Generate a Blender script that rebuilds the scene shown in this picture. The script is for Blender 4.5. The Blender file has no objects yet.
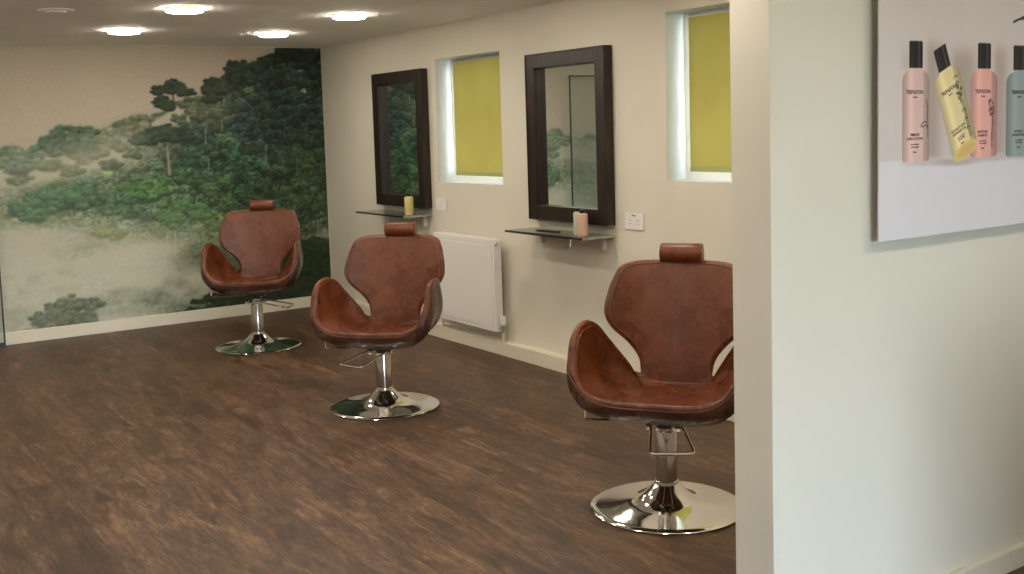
import bpy, math, random
import numpy as np
from mathutils import Vector, Matrix

SC = bpy.context.scene
COL = SC.collection
PI = math.pi
random.seed(7)
RNG = np.random.default_rng(11)

# ------------------------------------------------------------------ helpers
def srgb(r, g, b):
    def f(c):
        c /= 255.0
        return c / 12.92 if c <= 0.04045 else ((c + 0.055) / 1.055) ** 2.4
    return (f(r), f(g), f(b), 1.0)

def new_mat(name, color=(0.8, 0.8, 0.8, 1), rough=0.5, metal=0.0, **kw):
    m = bpy.data.materials.new(name)
    m.use_nodes = True
    b = m.node_tree.nodes['Principled BSDF']
    b.inputs['Base Color'].default_value = color
    b.inputs['Roughness'].default_value = rough
    b.inputs['Metallic'].default_value = metal
    for k, v in kw.items():
        b.inputs[k].default_value = v
    return m

def nodes_of(m):
    return m.node_tree.nodes, m.node_tree.links, m.node_tree.nodes['Principled BSDF']

def noise(nt, scale, detail=4, rough=0.5, vec=None):
    n = nt.nodes.new('ShaderNodeTexNoise')
    n.inputs['Scale'].default_value = scale
    n.inputs['Detail'].default_value = detail
    n.inputs['Roughness'].default_value = rough
    if vec: nt.links.new(vec, n.inputs['Vector'])
    return n

def ramp(nt, fac, stops):
    r = nt.nodes.new('ShaderNodeValToRGB')
    while len(r.color_ramp.elements) < len(stops):
        r.color_ramp.elements.new(0.5)
    for e, (p, c) in zip(r.color_ramp.elements, stops):
        e.position = p; e.color = c
    nt.links.new(fac, r.inputs['Fac'])
    return r

def mapping(nt, scale=(1, 1, 1), rot=(0, 0, 0), coord='Object'):
    t = nt.nodes.new('ShaderNodeTexCoord')
    mp = nt.nodes.new('ShaderNodeMapping')
    mp.inputs['Scale'].default_value = scale
    mp.inputs['Rotation'].default_value = rot
    nt.links.new(t.outputs[coord], mp.inputs['Vector'])
    return mp.outputs['Vector']

def bump(nt, b, height, strength, dist=0.01):
    n = nt.nodes.new('ShaderNodeBump')
    n.inputs['Strength'].default_value = strength
    n.inputs['Distance'].default_value = dist
    nt.links.new(height, n.inputs['Height'])
    nt.links.new(n.outputs['Normal'], b.inputs['Normal'])
    return n

def mix(nt, fac, a, b, mode='MIX'):
    n = nt.nodes.new('ShaderNodeMix'); n.data_type = 'RGBA'; n.blend_type = mode
    for sock, v in ((n.inputs[0], fac), (n.inputs[6], a), (n.inputs[7], b)):
        if isinstance(v, (int, float, tuple)): sock.default_value = v
        else: nt.links.new(v, sock)
    return n.outputs[2]

class MB:
    """collects geometry for ONE mesh object"""
    def __init__(s): s.v = []; s.f = []; s.sm = []
    def add(s, vs, fs, smooth=False):
        o = len(s.v); s.v += [tuple(p) for p in vs]
        s.f += [tuple(i + o for i in f) for f in fs]; s.sm += [smooth] * len(fs); return s
    def box(s, x0, x1, y0, y1, z0, z1):
        v = [(x, y, z) for x in (x0, x1) for y in (y0, y1) for z in (z0, z1)]
        return s.add(v, [(0, 1, 3, 2), (4, 6, 7, 5), (0, 4, 5, 1), (2, 3, 7, 6), (0, 2, 6, 4), (1, 5, 7, 3)])
    def lathe(s, prof, n=64, c=(0, 0, 0), axis='z'):
        vs = []; fs = []
        for r, z in prof:
            for k in range(n):
                a = 2 * PI * k / n
                p = (r * math.cos(a), r * math.sin(a), z)
                if axis == 'x': p = (p[2], p[0], p[1])
                if axis == 'y': p = (p[0], p[2], p[1])
                vs.append((p[0] + c[0], p[1] + c[1], p[2] + c[2]))
        for i in range(len(prof) - 1):
            for k in range(n):
                k2 = (k + 1) % n
                fs.append((i * n + k, i * n + k2, (i + 1) * n + k2, (i + 1) * n + k))
        fs.append(tuple(range(n))[::-1]); fs.append(tuple((len(prof) - 1) * n + k for k in range(n)))
        s.add(vs, fs, True); return s
    def tube(s, pts, r, n=10, closed=False, smooth_path=0):
        P = [Vector(p) for p in pts]
        for _ in range(smooth_path):
            Q = []
            m = len(P)
            rng = range(m) if closed else range(m - 1)
            if not closed: Q.append(P[0])
            for i in rng:
                a, b = P[i], P[(i + 1) % m]
                Q += [a * .75 + b * .25, a * .25 + b * .75]
            if not closed: Q.append(P[-1])
            P = Q
        m = len(P); vs = []; fs = []
        up = None
        for i in range(m):
            a = P[(i - 1) % m] if (closed or i > 0) else P[i]
            b = P[(i + 1) % m] if (closed or i < m - 1) else P[i]
            t = (b - a).normalized()
            if up is None:
                up = Vector((0, 0, 1)) if abs(t.z) < .9 else Vector((1, 0, 0))
            u = (up - t * up.dot(t)).normalized(); up = u
            w = t.cross(u)
            for k in range(n):
                an = 2 * PI * k / n
                vs.append(P[i] + u * (r * math.cos(an)) + w * (r * math.sin(an)))
        for i in range(m if closed else m - 1):
            j = (i + 1) % m
            for k in range(n):
                k2 = (k + 1) % n
                fs.append((i * n + k, i * n + k2, j * n + k2, j * n + k))
        if not closed:
            fs.append(tuple(range(n))[::-1]); fs.append(tuple((m - 1) * n + k for k in range(n)))
        s.add(vs, fs, True); return s
    def obj(s, name, mat, parent=None, bevel=0, autosmooth=None, subsurf=0):
        me = bpy.data.meshes.new(name)
        me.from_pydata(s.v, [], s.f)
        me.polygons.foreach_set('use_smooth', s.sm)
        me.materials.append(mat)
        me.update()
        import bmesh
        bm = bmesh.new(); bm.from_mesh(me)
        bmesh.ops.recalc_face_normals(bm, faces=bm.faces); bm.to_mesh(me); bm.free()
        o = bpy.data.objects.new(name, me); COL.objects.link(o)
        if parent: o.parent = parent
        if any(s.sm):
            me.set_sharp_from_angle(angle=math.radians(autosmooth or 42))
        if bevel:
            md = o.modifiers.new('bevel', 'BEVEL'); md.width = bevel; md.segments = 3; md.limit_method = 'ANGLE'
            md.angle_limit = math.radians(40)
        if subsurf:
            md = o.modifiers.new('sub', 'SUBSURF'); md.levels = md.render_levels = subsurf
        return o

def thing(name, label, cat, loc=(0, 0, 0), rz=0, group=None):
    o = bpy.data.objects.new(name, None); COL.objects.link(o)
    o.location = loc; o.rotation_euler = (0, 0, rz)
    o.empty_display_size = .1
    o['label'] = label; o['category'] = cat
    if group: o['group'] = group
    return o

def structure(o):
    o['kind'] = 'structure'; return o

def tag(o, label, cat, group=None):
    o['label'] = label; o['category'] = cat
    if group: o['group'] = group
    return o

def dup(root, loc, rz, label, group=None):
    r = root.copy(); COL.objects.link(r); r.location = loc; r.rotation_euler = (0, 0, rz)
    r['label'] = label
    if group: r['group'] = group
    kids = {}
    for ch in list(root.children):
        c = ch.copy(); COL.objects.link(c); c.parent = r; kids.setdefault(ch.name.split('.')[0], []).append(c)
        for g in list(ch.children):
            d = g.copy(); COL.objects.link(d); d.parent = c
    return r, kids

# ------------------------------------------------------------------ room measures
XW = 4.15          # window wall
YM = 9.29          # mural wall
H = 2.40
XL = -2.6          # left wall
YF = -3.4          # shopfront wall
PX, PY0, PY1 = 2.268, 2.08, 2.232     # partition stub

# ------------------------------------------------------------------ materials
def wall_mat(name, c, bs=.05):
    m = new_mat(name, c, 0.75)
    nt = m.node_tree; N, L, b = nodes_of(m)
    v = mapping(nt)
    n = noise(nt, 2.0, 3, .5, v)
    r = ramp(nt, n.outputs[0], [(0.3, tuple(x * .96 for x in c[:3]) + (1,)), (0.7, c)])
    L.new(r.outputs[0], b.inputs['Base Color'])
    n2 = noise(nt, 180, 3, .6, v)
    bump(nt, b, n2.outputs[0], bs, .002)
    return m
M_WALL = wall_mat('cream_paint', (0.70, 0.66, 0.56, 1))
M_CEIL = wall_mat('ceiling_paint', (0.90, 0.88, 0.84, 1))
M_TRIM = new_mat('cream_gloss_paint', (0.74, 0.69, 0.56, 1), 0.35)
M_REVEAL = new_mat('white_reveal_paint', (0.60, 0.64, 0.60, 1), 0.5)
M_WHITE = new_mat('white_enamel', (0.80, 0.79, 0.76, 1), 0.3)
M_PLASTIC = new_mat('white_plastic', (0.82, 0.80, 0.79, 1), 0.3)
M_CHROME = new_mat('polished_chrome', (0.78, 0.77, 0.75, 1), 0.07, 1.0)
M_CHROME2 = new_mat('satin_chrome', (0.62, 0.60, 0.57, 1), 0.22, 1.0)
M_BLACK = new_mat('black_plastic', (0.012, 0.012, 0.013, 1), 0.3)
M_DARKMETAL = new_mat('dark_steel', (0.05, 0.05, 0.05, 1), 0.35, 0.8)
M_MIRROR = new_mat('mirror_silver', (0.76, 0.80, 0.79, 1), 0.015, 1.0)
M_FRAMEMETAL = new_mat('dark_aluminium', (0.05, 0.05, 0.045, 1), 0.4, 0.5)
M_UPVC = new_mat('white_window_frame', (0.8, 0.82, 0.84, 1), 0.3)

def glass_mat(name, color, rough=0.0):
    m = new_mat(name, color, rough)
    N, L, b = nodes_of(m)
    b.inputs['Transmission Weight'].default_value = 1.0
    b.inputs['IOR'].default_value = 1.45
    return m
M_GLASS = glass_mat('clear_glass', (0.93, 0.98, 0.96, 1))

# thin pane that lets light through without caustic noise
def pane_mat(name, tint=(0.9, 0.97, 0.95, 1), refl=0.08):
    m = bpy.data.materials.new(name); m.use_nodes = True
    nt = m.node_tree; nt.nodes.clear()
    o = nt.nodes.new('ShaderNodeOutputMaterial'); t = nt.nodes.new('ShaderNodeBsdfTransparent')
    g = nt.nodes.new('ShaderNodeBsdfGlossy'); mx = nt.nodes.new('ShaderNodeMixShader')
    fr = nt.nodes.new('ShaderNodeFresnel'); fr.inputs[0].default_value = 1.45
    t.inputs[0].default_value = tint; g.inputs['Roughness'].default_value = 0.02
    nt.links.new(fr.outputs[0], mx.inputs[0]); nt.links.new(t.outputs[0], mx.inputs[1]); nt.links.new(g.outputs[0], mx.inputs[2])
    nt.links.new(mx.outputs[0], o.inputs[0]); return m
M_PANE = pane_mat('window_pane')
def frosted():
    m = bpy.data.materials.new('frosted_glass'); m.use_nodes = True
    nt = m.node_tree; nt.nodes.clear()
    o = nt.nodes.new('ShaderNodeOutputMaterial'); t = nt.nodes.new('ShaderNodeBsdfTranslucent'); t.inputs[0].default_value = (.92, .95, .97, 1)
    g = nt.nodes.new('ShaderNodeBsdfGlossy'); g.inputs['Roughness'].default_value = .15; mx = nt.nodes.new('ShaderNodeMixShader'); mx.inputs[0].default_value = .05
    nt.links.new(t.outputs[0], mx.inputs[1]); nt.links.new(g.outputs[0], mx.inputs[2]); nt.links.new(mx.outputs[0], o.inputs[0]); return m
M_FROST = frosted()

# leather
def leather(name, lo, mid, hi, rough, seed):
    m = new_mat(name, mid, rough)
    nt = m.node_tree; N, L, b = nodes_of(m)
    v = mapping(nt); 
    mp = N[-1]
    n1 = noise(nt, 5.0, 7, .62, v); n1.inputs['Distortion'].default_value = .5
    r1 = ramp(nt, n1.outputs[0], [(0.25, lo), (0.5, mid), (0.78, hi)])
    n2 = noise(nt, 45.0, 4, .6, v)
    r2 = ramp(nt, n2.outputs[0], [(0.35, (0.66, 0.62, 0.62, 1)), (0.62, (1, 1, 1, 1))])
    c = mix(nt, 1.0, r1.outputs[0], r2.outputs[0], 'MULTIPLY')
    # dark scuffs
    n3 = noise(nt, 14, 5, .7, v)
    r3 = ramp(nt, n3.outputs[0], [(0.58, (0, 0, 0, 1)), (0.85, (0.28, 0.28, 0.28, 1))])
    c = mix(nt, r3.outputs[0], c, (lo[0] * .45, lo[1] * .5, lo[2] * .55, 1))
    L.new(c, b.inputs['Base Color'])
    vo = N.new('ShaderNodeTexVoronoi'); vo.feature = 'DISTANCE_TO_EDGE'; vo.inputs['Scale'].default_value = 95
    L.new(v, vo.inputs['Vector'])
    rv = ramp(nt, vo.outputs['Distance'], [(0.0, (0, 0, 0, 1)), (0.12, (1, 1, 1, 1))])
    n4 = noise(nt, 9, 4, .6, v)
    hh = mix(nt, 0.6, rv.outputs[0], n4.outputs[0])
    bump(nt, b, hh, 0.35, .002)
    rr = ramp(nt, n1.outputs[0], [(0.3, (rough - .06,) * 3 + (1,)), (0.7, (rough + .1,) * 3 + (1,))])
    L.new(rr.outputs[0], b.inputs['Roughness'])
    b.inputs['Specular IOR Level'].default_value = .40
    return m
M_LEATHER = leather('cognac_leather', (0.062, 0.0138, 0.0038, 1), (0.130, 0.0305, 0.0076, 1), (0.200, 0.056, 0.0155, 1), .25, 0)
M_HIDE = leather('cracked_leather_shaded', (0.040, 0.016, 0.009, 1), (0.085, 0.036, 0.020, 1), (0.17, 0.10, 0.07, 1), .22, 1)  # outer side of the same leather; shade and grey sheen put into the colour
M_PIPING = new_mat('piping_leather', (0.13, 0.040, 0.016, 1), .30)
M_SEAM = new_mat('seam_thread', (0.025, 0.008, 0.006, 1), .6)

# dark wood for mirror frames
def wood_mat():
    m = new_mat('dark_stained_wood', (0.03, 0.017, 0.010, 1), .38)
    nt = m.node_tree; N, L, b = nodes_of(m)
    v = mapping(nt, (12, 12, 1.6))
    n = noise(nt, 3.0, 6, .65, v)
    r = ramp(nt, n.outputs[0], [(0.32, (0.006, 0.0032, 0.0018, 1)), (0.55, (0.018, 0.009, 0.005, 1)), (0.75, (0.045, 0.024, 0.013, 1))])
    L.new(r.outputs[0], b.inputs['Base Color'])
    bump(nt, b, n.outputs[0], .25, .003)
    return m
M_WOOD = wood_mat()

# floor: vinyl planks running along Y
def floor_mat():
    m = new_mat('brown_vinyl_planks', (0.1, 0.06, 0.04, 1), .42)
    nt = m.node_tree; N, L, b = nodes_of(m)
    tc = N.new('ShaderNodeTexCoord')
    mp = N.new('ShaderNodeMapping'); mp.inputs['Rotation'].default_value = (0, 0, PI / 2)
    L.new(tc.outputs['Object'], mp.inputs['Vector'])
    br = N.new('ShaderNodeTexBrick')
    br.inputs['Scale'].default_value = 1.0
    br.inputs['Brick Width'].default_value = 1.22; br.inputs['Row Height'].default_value = .184
    br.inputs['Mortar Size'].default_value = .0012; br.inputs['Mortar Smooth'].default_value = .2
    br.offset = .37; br.inputs['Color1'].default_value = (0, 0, 0, 1); br.inputs['Color2'].default_value = (1, 1, 1, 1)
    br.inputs['Mortar'].default_value = (0.5, 0.5, 0.5, 1)
    L.new(mp.outputs[0], br.inputs['Vector'])
    # streaky grain, shifted per plank
    m2 = N.new('ShaderNodeMapping'); m2.inputs['Scale'].default_value = (12.5, 2.3, 1)
    L.new(tc.outputs['Object'], m2.inputs['Vector'])
    addv = N.new('ShaderNodeVectorMath'); addv.operation = 'MULTIPLY_ADD'
    L.new(br.outputs['Color'], addv.inputs[0]); addv.inputs[1].default_value = (7, 13, 3); L.new(m2.outputs[0], addv.inputs[2])
    n1 = noise(nt, 1.1, 8, .66, addv.outputs[0]); n1.inputs['Distortion'].default_value = .9
    r1 = ramp(nt, n1.outputs[0], [(0.28, (0.027, 0.0138, 0.0080, 1)), (0.43, (0.068, 0.0365, 0.0215, 1)), (0.56, (0.118, 0.067, 0.040, 1)), (0.70, (0.205, 0.124, 0.076, 1))])
    n2 = noise(nt, 7.0, 6, .7, addv.outputs[0])
    r2 = ramp(nt, n2.outputs[0], [(0.34, (0.56, 0.55, 0.55, 1)), (0.60, (1.14, 1.11, 1.06, 1))])
    c = mix(nt, 1.0, r1.outputs[0], r2.outputs[0], 'MULTIPLY')
    # plank-to-plank tone
    rp = ramp(nt, br.outputs['Color'], [(0.0, (0.80, 0.78, 0.76, 1)), (1.0, (1.14, 1.12, 1.10, 1))])
    c = mix(nt, 1.0, c, rp.outputs[0], 'MULTIPLY')
    # seams
    c = mix(nt, br.outputs['Fac'], c, (0.03, 0.018, 0.012, 1))
    L.new(c, b.inputs['Base Color'])
    rr = ramp(nt, n1.outputs[0], [(0.3, (.40, .40, .40, 1)), (0.7, (.50, .50, .50, 1))])
    L.new(rr.outputs[0], b.inputs['Roughness'])
    bump(nt, b, n2.outputs[0], .12, .002)
    b.inputs['Specular IOR Level'].default_value = .28
    return m
M_FLOOR = floor_mat()

# lime roller blind: woven, light shines through
def blind_mat():
    m = bpy.data.materials.new('lime_blind_fabric'); m.use_nodes = True
    nt = m.node_tree; nt.nodes.clear()
    o = nt.nodes.new('ShaderNodeOutputMaterial')
    v = mapping(nt, (1, 1, 1))
    n = noise(nt, 3, 3, .5, v)
    w = noise(nt, 260, 2, .5, v)
    r = ramp(nt, n.outputs[0], [(0.3, (0.50, 0.46, 0.15, 1)), (0.7, (0.56, 0.52, 0.18, 1))])
    r2 = ramp(nt, w.outputs[0], [(0.3, (0.9, 0.9, 0.9, 1)), (0.7, (1, 1, 1, 1))])
    c = mix(nt, 1.0, r.outputs[0], r2.outputs[0], 'MULTIPLY')
    d = nt.nodes.new('ShaderNodeBsdfDiffuse'); t = nt.nodes.new('ShaderNodeBsdfTranslucent'); mx = nt.nodes.new('ShaderNodeMixShader')
    mx.inputs[0].default_value = BLIND_T
    nt.links.new(c, d.inputs[0]); nt.links.new(c, t.inputs[0])
    nt.links.new(d.outputs[0], mx.inputs[1]); nt.links.new(t.outputs[0], mx.inputs[2]); nt.links.new(mx.outputs[0], o.inputs[0])
    return m
BLIND_T = 0.16
M_BLIND = blind_mat()

def emit(name, col, s):
    m = bpy.data.materials.new(name); m.use_nodes = True
    nt = m.node_tree; nt.nodes.clear()
    o = nt.nodes.new('ShaderNodeOutputMaterial'); e = nt.nodes.new('ShaderNodeEmission')
    e.inputs[0].default_value = col; e.inputs[1].default_value = s
    nt.links.new(e.outputs[0], o.inputs[0]); return m
M_LED = emit('led_diffuser', (1.0, 0.90, 0.75, 1), 30.0)

def attr_mat(name, rough, gain=1.0):
    m = new_mat(name, (1, 1, 1, 1), rough)
    N, L, b = nodes_of(m)
    a = N.new('ShaderNodeAttribute'); a.attribute_name = 'print'
    c = mix(m.node_tree, 1.0, a.outputs['Color'], (gain, gain, gain, 1), 'MULTIPLY')
    L.new(c, b.inputs['Base Color'])
    b.inputs['Specular IOR Level'].default_value = .3
    return m

# ------------------------------------------------------------------ room shell
structure(MB().box(XL - .2, XW + .3, YF - .3, YM + .2, -.12, 0).obj('floor', M_FLOOR))
structure(MB().box(XL - .2, XW + .3, YF - .3, YM + .2, H, H + .15).obj('ceiling', M_CEIL))
structure(MB().box(XL - .2, XW + .0, YM, YM + .2, 0, H).obj('wall_back', M_WALL))
structure(MB().box(XL - .2, XL, YF - .3, YM, 0, H).obj('wall_left', M_WALL))
# window wall with openings
WINS = [(6.29, 7.20, 1.20, 2.152), (3.675, 4.588, 1.270, 2.232)]
w = MB(); X2 = XW + .30
ys = [YF - .3, WINS[1][0], WINS[1][1], WINS[0][0], WINS[0][1], YM + .2]
for a, b_, win in ((ys[0], ys[1], None), (ys[1], ys[2], WINS[1]), (ys[2], ys[3], None), (ys[3], ys[4], WINS[0]), (ys[4], ys[5], None)):
    if win is None: w.box(XW, X2, a, b_, 0, H)
    else:
        w.box(XW, X2, a, b_, 0, win[2]); w.box(XW, X2, a, b_, win[3], H)
structure(w.obj('wall_right', M_WALL))
# partition stub that carries the poster
structure(MB().box(PX, XW, PY0, PY1, 0, H).obj('wall_partition', M_WALL, bevel=.003))
# unseen shopfront wall; wide glazed opening added for the poster wall's daylight
SFX0, SFX1, SFZ0, SFZ1 = -0.2, 2.30, 0.12, 2.2
w = MB()
w.box(XL, SFX0, YF - .2, YF, 0, H).box(SFX1, XW, YF - .2, YF, 0, H).box(SFX0, SFX1, YF - .2, YF, 0, SFZ0).box(SFX0, SFX1, YF - .2, YF, SFZ1, H)
structure(w.obj('wall_front', M_WALL))
# added half-height wall, out of view, blocks daylight low on the poster wall
structure(MB().box(2.62, 2.76, YF, .55, 0, 1.12).obj('wall_light_blocker', M_WALL, bevel=.003))
# baseboards
structure(MB().box(XW - .075, XW, PY1, YM - .02, 0, .098).obj('baseboard_right', M_TRIM, bevel=.004))
structure(MB().box(XL, XW - .075, YM - .02, YM, 0, .10).obj('baseboard_back', M_TRIM, bevel=.004))
structure(MB().box(PX + .0, XW, PY0 - .026, PY0, 0, .075).obj('baseboard_partition', M_TRIM, bevel=.003))
structure(MB().box(XL, XL + .02, YF, YM - .02, 0, .10).obj('baseboard_left', M_TRIM, bevel=.004))

# windows in the reveals
for i, (y0, y1, z0, z1) in enumerate(WINS):
    xf = XW + .145
    f = .056
    fr = MB()
    fr.box(xf, xf + .06, y0, y0 + f, z0, z1).box(xf, xf + .06, y1 - f, y1, z0, z1)
    fr.box(xf, xf + .06, y0 + f, y1 - f, z0, z0 + f).box(xf, xf + .06, y0 + f, y1 - f, z1 - f, z1)
    fo = structure(fr.obj('window_%d' % (i + 1), M_UPVC, bevel=.003))
    pn = MB().box(xf + .028, xf + .032, y0 + f, y1 - f, z0 + f, z1 - f).obj('pane', M_FROST, fo)
    rv = MB(); t = .006
    rv.box(XW + .002, xf, y0, y0 + t, z0, z1).box(XW + .002, xf, y1 - t, y1, z0, z1)
    rv.box(XW + .002, xf, y0 + t, y1 - t, z0, z0 + t).box(XW + .002, xf, y0 + t, y1 - t, z1 - t, z1)
    structure(rv.obj('trim_%d' % (i + 1), M_REVEAL))
# glazing of the added shopfront
fr = MB(); f = .06
fr.box(SFX0, SFX0 + f, YF - .12, YF - .06, SFZ0, SFZ1).box(SFX1 - f, SFX1, YF - .12, YF - .06, SFZ0, SFZ1)
fr.box(SFX0 + f, SFX1 - f, YF - .12, YF - .06, SFZ0, SFZ0 + f).box(SFX0 + f, SFX1 - f, YF - .12, YF - .06, SFZ1 - f, SFZ1)
fr.box(1.03, 1.09, YF - .12, YF - .06, SFZ0 + f, SFZ1 - f)
fo = structure(fr.obj('window_3', M_UPVC))
MB().box(SFX0 + f, SFX1 - f, YF - .092, YF - .088, SFZ0 + f, SFZ1 - f).obj('pane', M_PANE, fo)

# ------------------------------------------------------------------ roller blinds
def roller_blind(win, label):
    y0, y1, z0, z1 = win
    xb = XW + .128
    t = thing('roller_blind', label, 'blind', (xb, (y0 + y1) / 2, z0 + .060), 0, 'lime roller blinds in the window recesses')
    hw = (y1 - y0) / 2 - .060
    top = z1 - z0 - .060 - .035
    g = MB(); n = 40; vs = []; fs = []
    for s_, xo in ((0, 0.0), (1, .0012)):
        for j in range(13):
            for k in range(n + 1):
                y = -hw + 2 * hw * k / n; z = top * j / 12
                wav = .0025 * math.sin(y * 9 + z * 3) * (1 - j / 12)
                vs.append((xo + wav, y, z))
    W_ = n + 1; o2 = 13 * W_
    for j in range(12):
        for k in range(n):
            a = j * W_ + k
            fs.append((a, a + 1, a + 1 + W_, a + W_)); fs.append((o2 + a, o2 + a + W_, o2 + a + 1 + W_, o2 + a + 1))
    for j in range(12):
        for k in (0, n):
            a = j * W_ + k; fs.append((a, a + W_, o2 + a + W_, o2 + a))
    for k in range(n):
        for j in (0, 12):
            a = j * W_ + k; fs.append((a, a + 1, o2 + a + 1, o2 + a))
    g.add(vs, fs, True)
    g.obj('blind_fabric', M_BLIND, t, autosmooth=60)
    MB().box(-.005, .007, -hw, hw, -.006, .022).obj('bottom_bar', new_mat('lime_hem', (0.36, 0.36, 0.15, 1), .7), t, bevel=.002)
    MB().lathe([(.001, -hw - .01), (.02, -hw - .01), (.02, hw + .01), (.001, hw + .01)], 24, (.022, 0, top), 'y').obj('roller_tube', M_UPVC, t)
    # side chain
    MB().tube([(-.004, -hw - .015, top), (-.004, -hw - .015, -.0)], .0018, 6).obj('pull_chain', M_PLASTIC, t)
    return t
roller_blind(WINS[0], 'lime green roller blind in the window recess between the two mirrors')
roller_blind(WINS[1], 'lime green roller blind in the window recess cut off by the partition end')

# ------------------------------------------------------------------ ceiling lights
proto = None
lights = []
names_vis = {(2.08, 8.10): 'round ceiling light nearest the mural, left one of the back pair',
             (3.20, 8.05): 'round ceiling light nearest the mural, right one of the back pair',
             (2.08, 6.66): 'bright round ceiling light, left one of the front pair, cut by the top edge',
             (3.205, 6.69): 'round ceiling light, right one of the front pair, nearest the window wall'}
pos = list(names_vis)
for y in (5.27, 3.87, 2.47, .90):
    for x in (.62, 2.08, 3.20):
        pos.append((x, y))
for y in (1.6, 3.4, 5.2, 6.7, 8.1):
    pos.append((-1.0, y))
for x, y in ((.62, 6.67), (.62, 8.1)): pos.append((x, y))
for x, y in pos:
    lab = names_vis.get((x, y), 'round flush ceiling light outside the picture, over the room beside the camera')
    if proto is None:
        t = thing('ceiling_light', lab, 'ceiling light', (x, y, H), 0, 'round flush ceiling lights')
        MB().lathe([(.001, 0), (.114, 0), (.114, -.010), (.001, -.010)], 48).obj('base_plate', M_WHITE, t)
        MB().lathe([(.001, -.0105), (.112, -.0105), (.112, -.016), (.109, -.021), (.102, -.024), (.001, -.025)], 48).obj('diffuser', M_LED, t)
        proto = t
    else:
        dup(proto, (x, y, H), 0, lab, 'round flush ceiling lights')

# ceiling speaker / vent disc
t = thing('ceiling_vent', 'faint flush round vent disc in the ceiling left of the lights', 'vent', (1.40, 6.98, H))
MB().lathe([(.001, 0), (.105, 0), (.105, -.004), (.095, -.008), (.001, -.008)], 40).obj('vent_plate', M_CEIL, t)
MB().lathe([(.001, -.008), (.06, -.008), (.055, -.016), (.001, -.017)], 40).obj('vent_disc', M_CEIL, t)

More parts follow.
